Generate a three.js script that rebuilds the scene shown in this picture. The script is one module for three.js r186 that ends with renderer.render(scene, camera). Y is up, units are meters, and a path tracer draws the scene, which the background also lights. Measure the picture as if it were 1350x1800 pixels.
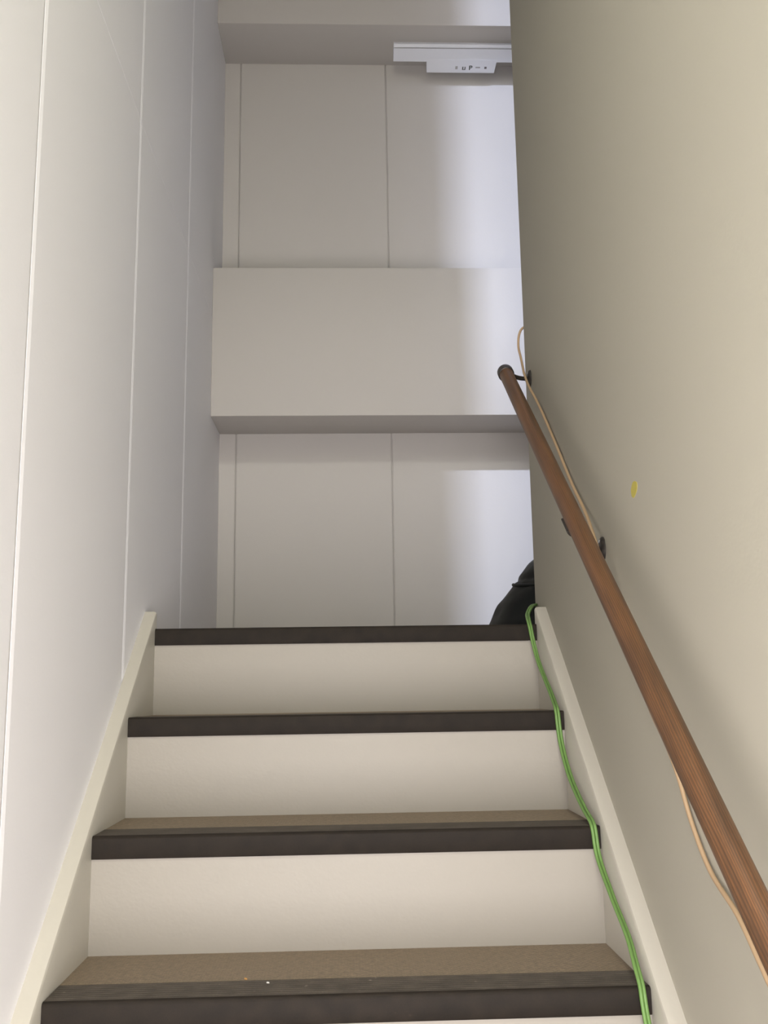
import * as THREE from 'three';
import { mergeGeometries, toCreasedNormals } from 'three/addons/utils/BufferGeometryUtils.js';
import { RoundedBoxGeometry } from 'three/addons/geometries/RoundedBoxGeometry.js';
import { ImprovedNoise } from 'three/addons/math/ImprovedNoise.js';
import { RectAreaLightUniformsLib } from 'three/addons/lights/RectAreaLightUniformsLib.js';

// ---------------------------------------------------------------- camera, light, exposure
const scene = new THREE.Scene();
scene.background = new THREE.Color(0x000000);
const camera = new THREE.PerspectiveCamera(2 * Math.atan(900 / 1700) * 180 / Math.PI, 1350 / 1800, 0.05, 50);
{
  const pitch = 0.1816, yaw = 0.0389, roll = 0.0152;
  camera.position.set(0.0017, -0.1483, 2.2944);
  camera.rotation.order = 'YXZ';
  camera.rotation.set(pitch, -yaw, -roll);
}
scene.add(camera);
const renderer = new THREE.WebGLRenderer({ antialias: true });
renderer.toneMapping = THREE.LinearToneMapping;
renderer.toneMappingExposure = 2.58;
renderer.shadowMap.enabled = true;
RectAreaLightUniformsLib.init();
// the cool ceiling panel over the upper flight; the panel above and an added low light panel behind the viewer, at the foot of the stairs
const UP = { pos: [1.31, 4.50, 5.10], w: 0.80, d: 0.20, color: new THREE.Color(0.67, 0.75, 1.0), power: 112 };
const OVER = { pos: [0, 2.4, 2.4], w: 0.4, d: 0.4, color: new THREE.Color(0.99, 1.0, 0.88), power: 4.75 };
const LOW = { pos: [0.06, -0.60, 2.68], w: 0.7, h: 1.4, color: new THREE.Color(1.0, 0.955, 0.97), power: 5.4 };

// ---------------------------------------------------------------- measures (metres; y = 0 is the landing, z towards the viewer)
const W = 0.9, HW = W / 2, TH = 0.028, XW = HW + TH;            // stair width, skirting thickness, wall face
const RISE = 0.197, GO = 0.2532, NOSE = 0.0392, SET = 0.004;
const ZB = -1.0289, ZW = -1.2744, YA = 0.8123, YB = 1.3723, YC = 2.3719;
const CEIL = 3.135, TOP = 4.515, ZUP = 6.2, FLOOR = -RISE * 9, ZBACK = 2.7, XO = 2.3, SPINE = 0.12, ZC = -0.1506;

// ---------------------------------------------------------------- helpers
let seed = 7;
const rnd = () => { seed = (seed * 1664525 + 1013904223) >>> 0; return seed / 4294967296; };
const noise = new ImprovedNoise();
const used = {};
function numbered(n) { const k = used[n] = (used[n] ?? -1) + 1; return k ? `${n}_${String(k).padStart(3, '0')}` : n; }
function mesh(name, g, m, parent = scene) {
  const o = new THREE.Mesh(g, m);
  o.name = parent === scene ? numbered(name) : name;
  o.castShadow = o.receiveShadow = true;
  parent.add(o); return o;
}
function kids(parent) {           // numbers repeated child names
  const n = {};
  for (const c of parent.children) { const b = c.name; n[b] = (n[b] ?? -1) + 1; if (n[b]) c.name = `${b}_${String(n[b]).padStart(3, '0')}`; kids(c); }
}
function thing(name, label, category, pos = [0, 0, 0], group) {
  const o = new THREE.Group(); o.name = numbered(name); o.position.set(...pos);
  o.userData = { label, category }; if (group) o.userData.group = group;
  scene.add(o); return o;
}
function structure(name, label) { const o = new THREE.Group(); o.name = numbered(name); o.userData = { kind: 'structure', label }; scene.add(o); return o; }
function planarUV(g) {            // uv in metres, by dominant normal
  g = g.index ? g.toNonIndexed() : g; g.computeVertexNormals();
  const p = g.attributes.position, uv = new Float32Array(p.count * 2);
  const a = new THREE.Vector3(), b = new THREE.Vector3(), c = new THREE.Vector3();
  for (let i = 0; i < p.count; i += 3) {
    a.fromBufferAttribute(p, i); b.fromBufferAttribute(p, i + 1); c.fromBufferAttribute(p, i + 2);
    const n = b.clone().sub(a).cross(c.clone().sub(a)); const x = Math.abs(n.x), y = Math.abs(n.y), z = Math.abs(n.z);
    [a, b, c].forEach((v, k) => {
      const [s, t] = x >= y && x >= z ? [v.z, v.y] : y >= z ? [v.x, v.z] : [v.x, v.y];
      uv[(i + k) * 2] = s; uv[(i + k) * 2 + 1] = t;
    });
  }
  g.setAttribute('uv', new THREE.BufferAttribute(uv, 2)); return g;
}
function box(x0, x1, y0, y1, z0, z1, bev = 0) {
  const w = x1 - x0, h = y1 - y0, d = z1 - z0;
  let g = bev ? new RoundedBoxGeometry(w, h, d, 2, bev) : new THREE.BoxGeometry(w, h, d);
  g.translate((x0 + x1) / 2, (y0 + y1) / 2, (z0 + z1) / 2);
  const n = g.attributes.normal; g = planarUV(g.index ? g.toNonIndexed() : g);
  return bev ? toCreasedNormals(g, 0.6) : g;
}
// profile in (z, y), swept along x
function sweepX(pts, x0, x1) {
  const s = new THREE.Shape(pts.map(([z, y]) => new THREE.Vector2(-z, y)));
  let g = new THREE.ExtrudeGeometry(s, { depth: x1 - x0, bevelEnabled: false });
  g.rotateY(Math.PI / 2); g.translate(x0, 0, 0);      // shape x -> -z
  return planarUV(g);
}
function tex(size, fn, repeat, srgb) {
  const d = new Uint8Array(size * size * 4);
  for (let y = 0; y < size; y++) for (let x = 0; x < size; x++) {
    const c = fn(x / size, y / size, x, y), i = (y * size + x) * 4;
    if (Array.isArray(c)) { d[i] = c[0]; d[i + 1] = c[1]; d[i + 2] = c[2]; } else d[i] = d[i + 1] = d[i + 2] = c;
    d[i + 3] = 255;
  }
  const t = new THREE.DataTexture(d, size, size); t.wrapS = t.wrapT = THREE.RepeatWrapping;
  t.magFilter = THREE.LinearFilter; t.minFilter = THREE.LinearMipmapLinearFilter; t.generateMipmaps = true;
  if (srgb) t.colorSpace = THREE.SRGBColorSpace;
  t.repeat.set(repeat[0], repeat[1]); t.needsUpdate = true; return t;
}
const raw = (u, v, f, s) => noise.noise(u * f, v * f, s * 7.31 + 0.5);
const tile = (u, v, f, s = 0) => {  // noise that repeats at 1
  const a = raw(u, v, f, s), b = raw(u - 1, v, f, s), c = raw(u, v - 1, f, s), d = raw(u - 1, v - 1, f, s);
  return (a * (1 - u) + b * u) * (1 - v) + (c * (1 - u) + d * u) * v;
};
const lin = (r, g, b) => new THREE.Color().setRGB(r, g, b);

// ---------------------------------------------------------------- materials
const orange_peel = tex(256, (u, v) => 128 + 60 * tile(u, v, 60) + 50 * tile(u, v, 130, 5), [2.5, 2.5]);
const paint = (c, rough = 0.62) => new THREE.MeshStandardMaterial({ color: c, roughness: rough, bumpMap: orange_peel, bumpScale: 0.0004 });
const M = {};
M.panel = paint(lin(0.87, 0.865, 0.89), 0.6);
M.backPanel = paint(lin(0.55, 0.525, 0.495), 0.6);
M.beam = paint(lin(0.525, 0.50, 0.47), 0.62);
M.plaster = paint(lin(0.405, 0.382, 0.312), 0.7);
M.skirt = paint(lin(0.455, 0.43, 0.37), 0.45);
M.riser = paint(lin(0.285, 0.262, 0.222), 0.5);
M.ceiling = paint(lin(0.45, 0.43, 0.40), 0.8);
M.outer = paint(lin(0.32, 0.30, 0.27), 0.8);
M.backing = paint(lin(0.55, 0.53, 0.50), 0.8);
const diamond = tex(256, (u, v) => { const a = Math.abs(((u + v) * 16) % 1 - 0.5), b = Math.abs(((u - v + 2) * 16) % 1 - 0.5); return 70 + 150 * Math.min(1, Math.min(a, b) * 4); }, [6.2, 6.2]);
const vinyl = tex(256, (u, v) => { const n = 0.9 + 0.16 * tile(u, v, 40, 2) + 0.14 * (rnd() - 0.5); return [136 * n, 119 * n, 99 * n].map((c) => Math.max(0, Math.min(255, c))); }, [3, 3], true);
M.tread = new THREE.MeshStandardMaterial({ map: vinyl, roughness: 0.6, bumpMap: diamond, bumpScale: 0.0009 });
const noseMap = tex(512, (u, v) => {
  let n = 0.92 + 0.22 * tile(u, v, 26, 9) + 0.12 * (rnd() - 0.5);
  const s = tile(u, v, 90, 4); if (s > 0.52) n += (s - 0.52) * 3.2;
  return [37 * n, 31 * n, 25 * n].map((c) => Math.max(0, Math.min(255, c)));
}, [1.6, 1.6], true);
M.nose = new THREE.MeshPhysicalMaterial({ map: noseMap, roughness: 0.7, specularIntensity: 0.4, bumpMap: orange_peel, bumpScale: 0.0005 });
const dustyLitMap = tex(512, (u, v) => {
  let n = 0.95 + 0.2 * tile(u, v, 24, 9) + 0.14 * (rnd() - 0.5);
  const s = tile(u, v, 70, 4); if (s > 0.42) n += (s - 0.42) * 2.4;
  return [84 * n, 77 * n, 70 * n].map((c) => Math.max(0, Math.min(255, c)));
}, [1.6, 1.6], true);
M.dustyLit = new THREE.MeshPhysicalMaterial({ map: dustyLitMap, roughness: 0.75, specularIntensity: 0.4 });  // nosing top: dusty, and made lighter to put overhead light into the colour
const wood = tex(512, (u, v) => {
  const g = tile(u, v, 9, 1) * 0.5, f = Math.sin((34 * u + g * 2.6 + 0.5 * tile(u, v, 20, 3)) * 6.283);
  const pore = tile(u * 7 % 1, v, 60, 7) > 0.30 ? 0.80 : 1;
  const n = (0.86 + 0.13 * f + 0.30 * tile(u, v, 14, 6) + 0.08 * (rnd() - 0.5)) * pore;
  return [100 * n, 67 * n, 39 * n].map((c) => Math.max(0, Math.min(255, c)));
}, [1, 1.4], true);
M.wood = new THREE.MeshPhysicalMaterial({ map: wood, roughness: 0.42, clearcoat: 0.12, clearcoatRoughness: 0.5 });
M.iron = new THREE.MeshStandardMaterial({ color: lin(0.035, 0.03, 0.026), roughness: 0.38, metalness: 0.35 });
M.green = new THREE.MeshStandardMaterial({ color: lin(0.125, 0.235, 0.06), roughness: 0.5 });
M.orange = new THREE.MeshStandardMaterial({ color: lin(0.37, 0.255, 0.15), roughness: 0.5 });
M.white = new THREE.MeshStandardMaterial({ color: lin(0.80, 0.82, 0.88), roughness: 0.35 });
M.strip = new THREE.MeshPhysicalMaterial({ color: lin(0.84, 0.86, 0.92), roughness: 0.2, clearcoat: 0.4 });
M.dark = new THREE.MeshStandardMaterial({ color: lin(0.05, 0.055, 0.05), roughness: 0.5 });
M.grey = new THREE.MeshStandardMaterial({ color: lin(0.30, 0.30, 0.31), roughness: 0.5 });
M.bag = new THREE.MeshPhysicalMaterial({ color: lin(0.004, 0.0055, 0.005), roughness: 0.5, specularIntensity: 0.5 });
M.yellow = new THREE.MeshStandardMaterial({ color: lin(0.42, 0.36, 0.07), roughness: 0.6 });

// ---------------------------------------------------------------- the setting
// left wall: painted boards with V-jointed edges on a backing
function board(w, h, cx, cy, c = 0.010, cd = 0.0017, cy2 = 0.0011) {     // a board w x h, 10 mm thick with a chamfered edge, front face at local z = 0
  const b = 0.0012;
  const x = w / 2 - b, y = h / 2 - 0.0004;
  const ring = (dx, dy, z) => [[-dx, -dy, z], [dx, -dy, z], [dx, dy, z], [-dx, dy, z]];
  const R = [ring(x, y, -0.010), ring(x, y, -cd), ring(x - c, y - cy2, 0)];
  const v = [], quad = (a, b2, c2, d) => v.push(...a, ...b2, ...c2, ...a, ...c2, ...d);
  for (let k = 0; k < 2; k++) for (let i = 0; i < 4; i++) quad(R[k][i], R[k][(i + 1) % 4], R[k + 1][(i + 1) % 4], R[k + 1][i]);
  quad(...R[2]); quad(R[0][3], R[0][2], R[0][1], R[0][0]);
  const g = new THREE.BufferGeometry(); g.setAttribute('position', new THREE.Float32BufferAttribute(v, 3));
  g.translate(cx, cy, 0); return g;
}
{
  const wl = structure('wall_left', 'left stairwell wall of tall off-white painted boards');
  mesh('backing', box(-XW - 0.14, -XW - 0.010, FLOOR, CEIL, ZW - 0.12, ZBACK), M.backing, wl);
  const zs = [ZW - 0.0085]; for (let z = -0.503; z < ZBACK - 0.2; z += 0.6935) zs.push(z); zs.push(ZBACK);
  const ys = [FLOOR, 1.1853, CEIL];
  for (let i = 0; i + 1 < zs.length; i++) for (let j = 0; j < 2; j++) {
    const g = board(zs[i + 1] - zs[i], ys[j + 1] - ys[j], -(zs[i] + zs[i + 1]) / 2, (ys[j] + ys[j + 1]) / 2);
    g.rotateY(Math.PI / 2); g.translate(-XW, 0, 0);
    mesh('panel', planarUV(g), M.panel, wl);
  }
  kids(wl);
}
{
  const wb = structure('wall_back', 'off-white panelled wall behind the landing');
  mesh('backing', box(-XW, XO, -0.2, TOP, ZW - 0.12, ZW - 0.010), M.backing, wb);
  const xs = [-XW - 0.009, -0.4154, 0.1741, 0.7636, 1.3531, 1.9426, XO], ys = [[-0.004, YA + 0.004], [YB - 0.004, YC + 0.004]];
  for (let i = 0; i + 1 < xs.length; i++) for (const [a, b] of ys) {
    const g = board(xs[i + 1] - xs[i], b - a, (xs[i] + xs[i + 1]) / 2, (a + b) / 2, 0.004, 0.0022); g.translate(0, 0, ZW);
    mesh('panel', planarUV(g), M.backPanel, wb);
  }
  kids(wb);
}
for (const [a, b, l] of [[YA, YB, 'square boxed beam crossing the landing wall at mid height'], [YC, TOP, 'deep boxed beam at the top of the landing wall']]) {
  const o = mesh('beam', box(-XW, XO, a, b, ZW - 0.009, ZB, 0.002), M.beam); o.userData = { kind: 'structure', label: l };
}
{
  const wr = mesh('wall_right', box(XW, XW + SPINE, FLOOR, TOP, ZC, ZBACK, 0.004), M.plaster);
  wr.userData = { kind: 'structure', label: 'smooth beige painted wall on the right of the stairs' };
  for (const [n, g, m] of [
    ['wall_outer', box(XO, XO + 0.1, -0.2, TOP, ZW, ZUP), M.outer],
    ['wall_front', box(-XW - 0.14, XW + SPINE, FLOOR - 0.1, CEIL, ZBACK, ZBACK + 0.1), M.beam],
    ['wall_hall_left', box(XW, XW + 0.1, 9 * RISE, TOP, ZBACK, ZUP), M.outer],
    ['wall_hall_end', box(XW, XO + 0.1, 9 * RISE - 0.2, TOP, ZUP, ZUP + 0.1), M.outer],
    ['wall_over_landing', box(XW - 0.1, XW, CEIL, TOP, ZW, ZC), M.beam],
    ['ceiling', box(-XW - 0.14, XW, CEIL, CEIL + 0.1, ZW - 0.12, ZBACK + 0.1), M.ceiling],
    ['ceiling_hall', box(XW - 0.1, XO + 0.1, TOP, TOP + 0.1, ZW - 0.12, ZUP + 0.1), M.ceiling],
    ['floor', box(-XW, XW, FLOOR - 0.1, FLOOR, GO * 8 - 0.1, ZBACK), M.tread],
    ['floor_landing', box(-XW, XO, -0.12, 0, ZW, -0.089), M.tread],
  ]) mesh(n, g, m).userData = { kind: 'structure' };
  const pts = [[ZC, -0.1], [ZC, 0]];
  for (let k = 0; k < 9; k++) pts.push([ZC + GO * k, (k + 1) * RISE - 0.0001], [ZC + GO * (k + 1), (k + 1) * RISE]);
  pts.push([ZUP, 9 * RISE], [ZUP, 9 * RISE - 0.2], [ZC + GO * 9, 9 * RISE - 0.2], [ZC + 0.1, -0.1]);
  mesh('floor_upper', sweepX(pts, XW + SPINE, XO), M.tread).userData = { kind: 'structure' };
}
// sloping skirting boards (wall strings) on both sides
function skirting(name, x0, x1, label, zTop) {
  const top = (z) => 0.026 - 0.7795 * z, prof = [];
  const zE = GO * 8.6, b = 0.007, s = Math.sign(x0 + x1);
  const v = [], xin = s > 0 ? x0 : x1, xout = s > 0 ? x1 : x0;
  // section across: outer top, rounded shoulder, inner face
  const sec = [[xout, 0.0], [xin + s * b, 0.0], [xin + s * b * 0.3, -b * 0.3], [xin, -b], [xin, -0.34], [xout, -0.34]];
  const at = (z, [x, dy]) => [x, Math.max(FLOOR, top(z) + dy), z];
  const quad = (a, b2, c, d) => s > 0 ? v.push(...a, ...c, ...b2, ...a, ...d, ...c) : v.push(...a, ...b2, ...c, ...a, ...c, ...d);
  for (let i = 0; i < sec.length; i++) { const p = sec[i], q = sec[(i + 1) % sec.length]; quad(at(zTop, p), at(zTop, q), at(zE, q), at(zE, p)); }
  for (const [z, f] of [[zTop, 1], [zE, -1]]) for (let i = 1; i + 1 < sec.length; i++) {
    const t = [at(z, sec[0]), at(z, sec[i]), at(z, sec[i + 1])]; v.push(...(f * s > 0 ? t.flat() : [t[0], t[2], t[1]].flat()));
  }
  const g = new THREE.BufferGeometry(); g.setAttribute('position', new THREE.Float32BufferAttribute(v, 3));
  mesh(name, toCreasedNormals(planarUV(g), 0.5), M.skirt).userData = { kind: 'structure', label };
}
skirting('baseboard_left', -XW, -HW, 'cream sloping skirting board up the left side of the stairs', -0.02);
skirting('baseboard_right', HW, XW, 'cream sloping skirting board up the right side of the stairs', -0.02);

// ---------------------------------------------------------------- stairs
{
  const st = thing('staircase', 'straight closed staircase with cream risers, brown vinyl treads and dark nosings', 'stairs');
  for (let k = 0; k < 9; k++) {
    const y = -k * RISE, z = k * GO, zr = z - SET;
    const back = (k - 1) * GO - SET;
    if (k) mesh('tread', box(-HW, HW, y - 0.012, y - 0.0012, back - 0.004, z - 0.0885), M.tread, st);
    // L-shaped nosing with a rounded arris and a shallow rib
    const r = 0.006, p = [[z - 0.088, y - 0.010], [z - 0.088, y - 0.0030], [z - 0.0095, y - 0.0030], [z - 0.009, y]];
    for (let i = 0; i <= 5; i++) { const a = Math.PI / 2 * (1 - i / 5); p.push([z - r + r * Math.cos(a), y - r + r * Math.sin(a)]); }
    p.push([z + 0.0004, y - NOSE + 0.003], [z - 0.001, y - NOSE], [zr - 0.010, y - NOSE], [zr - 0.010, y - 0.010]);
    const nz = mesh('nosing', toCreasedNormals(sweepX(p, -HW + 0.0005, HW - 0.0005), 0.7), M.nose, st);
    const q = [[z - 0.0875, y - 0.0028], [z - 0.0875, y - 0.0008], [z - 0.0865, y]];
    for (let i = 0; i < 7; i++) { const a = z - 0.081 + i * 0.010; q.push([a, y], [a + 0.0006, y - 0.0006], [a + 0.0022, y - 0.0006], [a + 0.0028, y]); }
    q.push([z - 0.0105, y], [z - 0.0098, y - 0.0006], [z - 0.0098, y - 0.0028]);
    mesh('dusty_lit_top', sweepX(q, -HW + 0.001, HW - 0.001), M.dustyLit, nz).userData.label = 'ribbed nosing top, greyer from dust and painted overhead light';
    const yb = k < 8 ? y - RISE : FLOOR;
    mesh('riser', box(-HW, HW, yb - (k < 8 ? 0.012 : 0), y - NOSE, zr - 0.014, zr), M.riser, st);
  }
  kids(st);
}

// ---------------------------------------------------------------- handrail with its brackets
function tube(pts, r, seg, rad = 10, tension = 0.5) {
  const c = new THREE.CatmullRomCurve3(pts.map((p) => new THREE.Vector3(...p)), false, 'centripetal', tension);
  return new THREE.TubeGeometry(c, seg, r, rad, false);
}
const railY = (z) => 0.5974 - 0.7557 * z, RX = 0.41, RR = 0.0175;
{
  const hr = thing('handrail', 'round brown wooden handrail on black iron brackets along the right wall', 'handrail');
  const a = new THREE.Vector3(RX, railY(-0.066), -0.066), b = new THREE.Vector3(RX, railY(1.75), 1.75);
  const L = a.distanceTo(b), dir = b.clone().sub(a).normalize();
  const q = new THREE.Quaternion().setFromUnitVectors(new THREE.Vector3(0, 1, 0), dir);
  const g = new THREE.CylinderGeometry(RR, RR, L, 32, 40); g.applyQuaternion(q); g.translate(...a.clone().add(b).multiplyScalar(0.5).toArray());
  mesh('rail', g, M.wood, hr).userData.label = 'varnished brown wooden rail';
  // end cap
  const prof = [[0, -0.010], [0.012, -0.0095], [0.0185, -0.006], [0.0205, 0], [0.0205, 0.020], [0.0195, 0.022], [0.0175, 0.022]].map(([x, y]) => new THREE.Vector2(x, y));
  const cg = new THREE.LatheGeometry(prof, 32); cg.applyQuaternion(q); cg.translate(...a.clone().addScaledVector(dir, -0.002).toArray());
  mesh('end_cap', cg, M.iron, hr).userData.label = 'black rounded end cap';
  const bracket = (zp, yp, zs, ys, end) => {
    const grp = new THREE.Group(); grp.name = 'bracket'; grp.userData.label = end ? 'black iron end bracket' : 'black iron wall bracket'; hr.add(grp);
    const pp = [[0, 0.008], [0.010, 0.0078], [0.016, 0.006], [0.020, 0.0035], [0.0215, 0]].map(([x, y]) => new THREE.Vector2(x, y));
    const pg = new THREE.LatheGeometry(pp, 28); pg.rotateZ(Math.PI / 2); pg.scale(1, 1.1, 1); pg.translate(XW, yp, zp);
    mesh('wall_plate', pg, M.iron, grp);
    for (const s of [-1, 1]) {
      const sg = new THREE.SphereGeometry(0.0042, 12, 8); sg.scale(0.5, 1, 1); sg.translate(XW - 0.0064, yp + s * 0.0135, zp);
      mesh('screw', sg, M.grey, grp);
    }
    const arm = end ? [[XW - 0.005, yp, zp], [0.45, yp + 0.001, zp + 0.004], [RX + 0.008, ys, zs]]
      : [[XW - 0.005, yp, zp], [0.452, yp + 0.002, zp + 0.008], [0.424, yp + 0.010, zp + 0.030], [RX, ys - 0.018, zs]];
    mesh('arm', tube(arm, 0.0058, 24), M.iron, grp);
    if (!end) {       // saddle hugging the underside of the rail
      const sh = new THREE.Shape(); const N = 14;
      for (let i = 0; i <= N; i++) { const t = -Math.PI * (0.14 + 0.72 * i / N); sh[i ? 'lineTo' : 'moveTo'](Math.cos(t) * 0.0208, Math.sin(t) * 0.0208); }
      for (let i = N; i >= 0; i--) { const t = -Math.PI * (0.14 + 0.72 * i / N); sh.lineTo(Math.cos(t) * 0.0174, Math.sin(t) * 0.0174); }
      const eg = new THREE.ExtrudeGeometry(sh, { depth: 0.05, bevelEnabled: true, bevelSize: 0.0006, bevelThickness: 0.0006, bevelSegments: 1 });
      eg.translate(0, 0, -0.025); eg.rotateX(Math.atan(0.7557)); eg.translate(RX, railY(zs), zs);
      mesh('saddle', eg, M.iron, grp);
    }
  };
  bracket(-0.09, 0.637, -0.062, railY(-0.062) - 0.004, true);
  bracket(0.525, 0.103, 0.60, railY(0.60), false);
  bracket(1.55, 0.103 - 0.7557 * 1.025, 1.625, railY(1.625), false);
  kids(hr);
}

// ---------------------------------------------------------------- emergency light fitting under the top beam
{
  const x0 = 0.2015, x1 = 0.7365, zf = -1.1263, yT = YC;
  const f = thing('emergency_light', 'white emergency stair light with a small printed battery box under the top beam', 'light fixture', [x0, yT, zf]);
  const L = x1 - x0;
  // housing: a vertical front edge, then an underside that leans back and down to the wall
  const prof = [[0, -0.0295], [-0.050, -0.0520], [-0.0512, -0.0512], [-0.0512, 0], [-0.004, 0], [-0.004, -0.0295]];
  mesh('housing', toCreasedNormals(sweepX(prof, 0, L), 0.5), M.white, f);
  mesh('seam', box(0.0005, L - 0.0005, -0.0296, -0.0262, -0.006, 0.0003), M.grey, f).userData.label = 'thin grey seam';
  // tube cover along the top
  const dp = []; for (let i = 0; i <= 8; i++) { const a = Math.PI * (i / 8 - 0.5); dp.push([-0.006 + 0.008 * Math.cos(a), -0.014 - 0.0125 * Math.sin(a)]); }
  dp.push([-0.012, -0.0265], [-0.012, -0.0015]);
  mesh('diffuser', toCreasedNormals(sweepX(dp.reverse(), 0.001, L - 0.001), 0.9), M.strip, f).userData.label = 'glossy bluish white tube cover';
  // battery box under the back half, its face in the plane of the underside
  const tilt = Math.atan(0.45), s = new THREE.Shape([[0.1335, -0.045], [0.1365, -0.0995], [0.1375, -0.1002], [0.4080, -0.1002], [0.4090, -0.0995], [0.4149, -0.045]].map((p) => new THREE.Vector2(...p)));
  const bg = new THREE.ExtrudeGeometry(s, { depth: 0.028, bevelEnabled: true, bevelSize: 0.0008, bevelThickness: 0.0012, bevelSegments: 2 });
  bg.translate(0, 0, -0.0290); bg.rotateX(Math.PI / 2 - tilt); bg.translate(0, -0.0295, 0);
  const bb = mesh('battery_box', bg, M.white, f); bb.userData.label = 'white battery box';
  // printed legend, as marks along the lower edge of the box
  const cv = document.createElement('canvas'); cv.width = 512; cv.height = 96; const c = cv.getContext('2d');
  c.fillStyle = '#e7e9f1'; c.fillRect(0, 0, 512, 96);
  c.fillStyle = '#a9a7a9'; c.fillRect(52, 34, 30, 34);
  c.fillStyle = '#5d605f'; c.fillRect(142, 40, 16, 36); c.fillRect(172, 40, 14, 36); c.fillRect(142, 68, 44, 8);
  c.fillStyle = '#3d4641'; c.fillRect(232, 26, 14, 50); c.fillRect(246, 26, 20, 10); c.fillRect(262, 30, 12, 20); c.fillRect(246, 46, 20, 9);
  c.fillStyle = '#a3a2a4'; c.fillRect(316, 40, 60, 14);
  c.fillStyle = '#6f6c6f'; c.fillRect(432, 38, 30, 24);
  const ct = new THREE.CanvasTexture(cv); ct.colorSpace = THREE.SRGBColorSpace;
  const lg = new THREE.PlaneGeometry(0.158, 0.036); lg.translate(0.3135, -0.0775, 0.0006); lg.rotateX(Math.PI / 2 - tilt); lg.translate(0, -0.0295, 0);
  mesh('printed_legend', lg, new THREE.MeshStandardMaterial({ map: ct, roughness: 0.4 }), bb).userData.label = 'small grey printed marks';
  kids(f);
}

// ---------------------------------------------------------------- lamps and an added light panel (out of frame)
function panelLamp(L, label) {          // square flat lamp facing down, its light just under the glowing face
  const h = L.w / 2, k = L.d / 2, g = thing('panel_lamp', label, 'lamp', L.pos);
  for (const e of [-1, 1]) {
    mesh('frame', box(e > 0 ? h : -h - 0.015, e > 0 ? h + 0.015 : -h, -0.004, 0.015, -k - 0.015, k + 0.015), M.white, g);
    mesh('frame', box(-h, h, -0.004, 0.015, e > 0 ? k : -k - 0.015, e > 0 ? k + 0.015 : -k), M.white, g);
  }
  mesh('diffuser', box(-h, h, 0, 0.012, -k, k), new THREE.MeshStandardMaterial({ color: 0xffffff, emissive: L.color, emissiveIntensity: 1, roughness: 0.4 }), g);
  const p = new THREE.RectAreaLight(L.color, L.power / (L.w * L.d), L.w, L.d); p.name = 'lamp_light'; p.position.y = -0.006; p.rotation.x = -Math.PI / 2; g.add(p);
  kids(g); return g;
}
{
  panelLamp(UP, 'cool white rectangular ceiling lamp of the upper hall');
  const o = panelLamp(OVER, 'white square lamp hanging on two rods over the lower stairs');
  for (const e of [-1, 1]) mesh('rod', box(e * 0.15 - 0.006, e * 0.15 + 0.006, 0.012, CEIL - OVER.pos[1], -0.006, 0.006), M.white, o);
  kids(o);
  // added glowing panel, stands in for low light from the lower hall
  const w = structure('fill_panel_1', 'added low glowing panel standing in for hall light behind the foot of the stairs'), [x, y, z] = LOW.pos, hw = LOW.w / 2, hh = LOW.h / 2;
  mesh('fill_pane', box(x - hw, x + hw, y - hh, y + hh, z - 0.006, z), new THREE.MeshStandardMaterial({ color: 0xffffff, emissive: LOW.color, emissiveIntensity: 1, roughness: 0.5 }), w);
  for (const e of [-1, 1]) {
    mesh('fill_frame', box(x + e * (hw + 0.02) - 0.02, x + e * (hw + 0.02) + 0.02, y - hh - 0.04, y + hh + 0.04, z - 0.01, ZBACK + 0.004), M.skirt, w);
    mesh('fill_frame', box(x - hw, x + hw, y + e * (hh + 0.02) - 0.02, y + e * (hh + 0.02) + 0.02, z - 0.01, ZBACK + 0.004), M.skirt, w);
  }
  kids(w);
  const r = new THREE.RectAreaLight(LOW.color, LOW.power, LOW.w, LOW.h); r.name = 'fill_light'; r.position.set(x, y, z - 0.014); r.lookAt(x, y, z - 2); scene.add(r);
}

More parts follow.
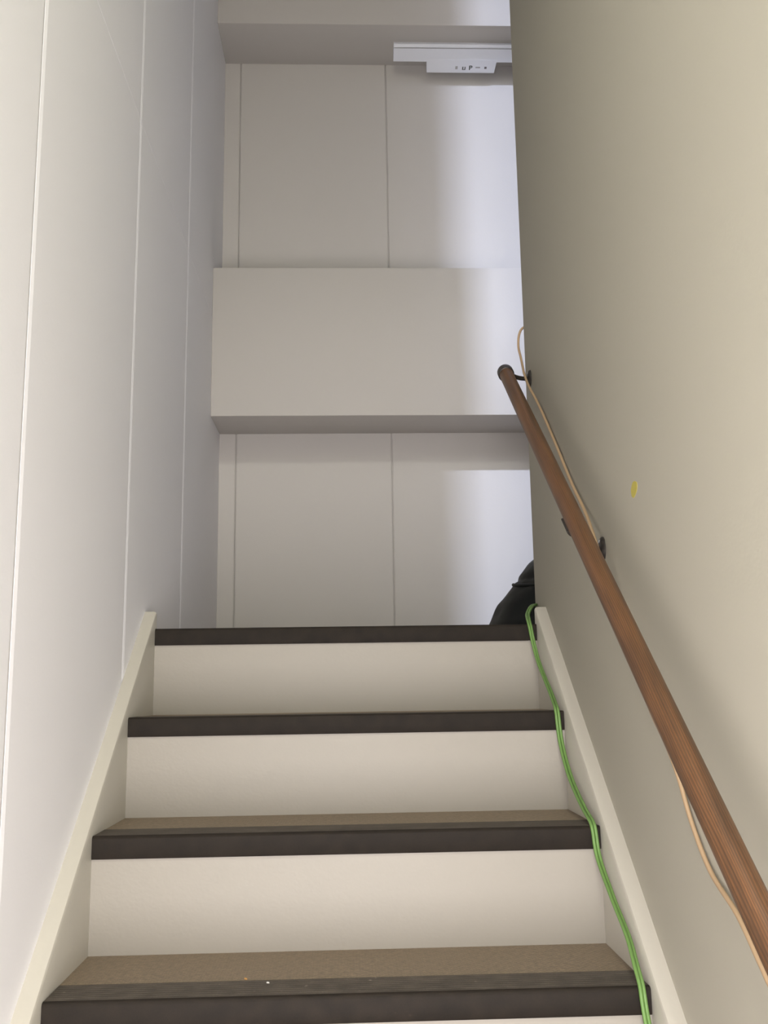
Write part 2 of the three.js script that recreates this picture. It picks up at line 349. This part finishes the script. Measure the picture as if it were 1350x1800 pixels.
// ---------------------------------------------------------------- black bag on the landing
{
  const bx = 0.80, bz = -0.55;
  const b = thing('black_bag', 'black bag slumped on the landing beside the end of the right wall', 'bag', [bx, 0, bz]);
  // half-width by height, read off the visible flank
  const prof = [[0, 0.375], [0.015, 0.388], [0.034, 0.382], [0.094, 0.352], [0.120, 0.332], [0.143, 0.312], [0.156, 0.302], [0.160, 0.292], [0.180, 0.283], [0.218, 0.252], [0.26, 0.205], [0.30, 0.14], [0.33, 0.06], [0.345, 0.03], [0.37, 0.035], [0.39, 0.05]];
  const radius = (y) => { for (let i = 0; i + 1 < prof.length; i++) if (y <= prof[i + 1][0]) { const t = (y - prof[i][0]) / (prof[i + 1][0] - prof[i][0]); return prof[i][1] + t * (prof[i + 1][1] - prof[i][1]); } return 0.05; };
  const NU = 96, NV = 60, pos = [], idx = [];
  for (let j = 0; j <= NV; j++) for (let i = 0; i <= NU; i++) {
    const a = i / NU * 2 * Math.PI, y = 0.345 * j / NV, r = radius(y);
    const w = 1 + 0.02 * noise.noise(Math.cos(a) * 3, Math.sin(a) * 3, y * 14) + 0.012 * noise.noise(Math.cos(a) * 9, Math.sin(a) * 9, y * 30 + 3) * Math.min(1, y * 10);
    pos.push(Math.cos(a) * r * w, y, Math.sin(a) * r * w * 0.72);
  }
  for (let j = 0; j < NV; j++) for (let i = 0; i < NU; i++) { const p = j * (NU + 1) + i; idx.push(p, p + NU + 1, p + 1, p + 1, p + NU + 1, p + NU + 2); }
  const c0 = pos.length / 3; pos.push(0, 0, 0); for (let i = 0; i < NU; i++) idx.push(c0, i, i + 1);
  const g = new THREE.BufferGeometry(); g.setAttribute('position', new THREE.Float32BufferAttribute(pos, 3)); g.setIndex(idx); g.computeVertexNormals();
  mesh('bag_body', g, M.bag, b);
  const neck = new THREE.LatheGeometry([[0.029, 0.340], [0.024, 0.352], [0.032, 0.366], [0.05, 0.395], [0.046, 0.397], [0, 0.36]].map((p) => new THREE.Vector2(...p)), 24);
  mesh('tied_neck', neck, M.bag, b);
  // strap that lies over the flank
  const sp = []; for (let i = 0; i <= 10; i++) { const a = Math.PI * (0.80 + 0.5 * i / 10), y = 0.155 - 0.02 * Math.abs(i - 5) / 5; sp.push([Math.cos(a) * (radius(y) + 0.001), y, Math.sin(a) * (radius(y) + 0.001) * 0.72]); }
  mesh('strap', tube(sp, 0.005, 40, 8), M.bag, b);
}

// ---------------------------------------------------------------- cords
{
  const gc = thing('green_cord', 'bright green doubled cord running down the right edge of the stairs', 'cord');
  const path = [[0.78, 0.006, -0.24], [0.66, 0.010, -0.22], [0.54, 0.034, -0.19], [0.477, 0.056, -0.13], [0.459, 0.050, -0.1], [0.440, 0.028, -0.055], [0.4335, 0.0125, -0.016], [0.4320, -0.006, 0.0105], [0.4345, -0.035, 0.021], [0.4385, -0.086, 0.055], [0.438, -0.163, 0.19], [0.4348, -0.1895, 0.2475], [0.4345, -0.1945, 0.2555], [0.4345, -0.204, 0.2590], [0.4375, -0.2535, 0.2640],
    [0.437, -0.316, 0.33], [0.435, -0.369, 0.45], [0.436, -0.3865, 0.500], [0.436, -0.3915, 0.5090], [0.437, -0.401, 0.5122], [0.4395, -0.439, 0.519], [0.4400, -0.494, 0.6], [0.4395, -0.540, 0.69], [0.436, -0.569, 0.737], [0.4355, -0.5835, 0.755], [0.4352, -0.5890, 0.7625], [0.435, -0.598, 0.7655], [0.4365, -0.634, 0.776], [0.437, -0.71, 0.84], [0.437, -0.765, 0.98], [0.4365, -0.7810, 1.008], [0.4365, -0.7862, 1.0160], [0.436, -0.796, 1.0190], [0.436, -0.86, 1.03], [0.43, -0.945, 1.2], [0.43, -0.9775, 1.26]];
  const c = new THREE.CatmullRomCurve3(path.map((p) => new THREE.Vector3(...p)), false, 'centripetal');
  for (const s of [-1, 1]) {
    const pts = []; const N = 160;
    for (let i = 0; i <= N; i++) {
      const p = c.getPointAt(i / N), t = c.getTangentAt(i / N), a = 0.35 * Math.sin(i / N * 17);
      const n1 = new THREE.Vector3(1, 0, 0), n2 = t.clone().cross(n1).normalize();
      p.addScaledVector(n1, s * 0.0029 * Math.cos(a)).addScaledVector(n2, s * 0.0029 * Math.sin(a)); pts.push(p.toArray());
    }
    mesh('strand', tube(pts, 0.0030, 560, 8), M.green, gc);
  }
  kids(gc);
  const op = [[0.56, 0.82, -0.175], [0.50, 0.815, -0.172], [0.477, 0.803, -0.166], [0.468, 0.783, -0.165], [0.465, 0.751, -0.163], [0.4665, 0.716, -0.145], [0.4655, 0.680, -0.118], [0.4630, 0.650, -0.088], [0.4645, 0.6, -0.04], [0.470, 0.5561, 0.0044], [0.473, 0.4915, 0.0764], [0.473, 0.3732, 0.2123], [0.472, 0.2699, 0.3311], [0.470, 0.1896, 0.4383], [0.4625, 0.132, 0.52],
    [0.460, 0.09, 0.565], [0.464, 0.02, 0.625], [0.468, -0.085, 0.70], [0.470, -0.1871, 0.7809], [0.472, -0.2354, 0.8397], [0.473, -0.2806, 0.8812], [0.473, -0.3307, 0.9182], [0.472, -0.3869, 0.9825], [0.471, -0.4241, 1.0698], [0.469, -0.4605, 1.1288], [0.468, -0.51, 1.2], [0.468, -0.58, 1.32]];
  const oc = mesh('tan_cord', tube(op, 0.0033, 400, 8), M.orange);
  oc.userData = { label: 'tan orange cord hanging loosely along the wall behind the wooden handrail', category: 'cord' };
}

// ---------------------------------------------------------------- small marks and crumbs
{
  const s = new THREE.Shape(); const N = 28;
  for (let i = 0; i < N; i++) { const a = i / N * 2 * Math.PI, w = 1 + 0.18 * noise.noise(Math.cos(a) * 1.7, Math.sin(a) * 1.7, 3); s[i ? 'lineTo' : 'moveTo'](Math.cos(a) * 0.0165 * w + Math.sin(a) * 0.004, Math.sin(a) * 0.0125 * w); }
  const g = new THREE.ExtrudeGeometry(s, { depth: 0.0004, bevelEnabled: true, bevelSize: 0.0008, bevelThickness: 0.0003, bevelSegments: 2 });
  g.rotateY(-Math.PI / 2); g.translate(XW, 0.1722, 0.7402);
  mesh('paint_smudge', g, M.yellow).userData = { label: 'small yellow smudge on the bare beige wall right of the handrail', category: 'mark' };
  const crumb = (name, x, z, sx, sz, col, label) => {
    const c = new THREE.IcosahedronGeometry(1, 2), p = c.attributes.position;
    for (let i = 0; i < p.count; i++) { const v = new THREE.Vector3().fromBufferAttribute(p, i); v.multiplyScalar(1 + 0.35 * noise.noise(v.x * 2 + x * 50, v.y * 2, v.z * 2)); p.setXYZ(i, v.x * sx, v.y * 0.0012, v.z * sz); }
    c.computeVertexNormals(); c.rotateY(0.5); c.translate(x, -3 * RISE + 0.0002, z);
    mesh(name, c, new THREE.MeshStandardMaterial({ color: col, roughness: 0.8 })).userData = { label, category: 'crumb' };
  };
  crumb('crumb', -0.163, 0.664, 0.0022, 0.0042, lin(0.55, 0.30, 0.10), 'tiny orange crumb on the lowest visible brown tread');
  crumb('crumb', -0.1263, 0.688, 0.0022, 0.0036, lin(0.85, 0.83, 0.80), 'tiny white crumb on the lowest visible brown tread');
}

renderer.render(scene, camera);
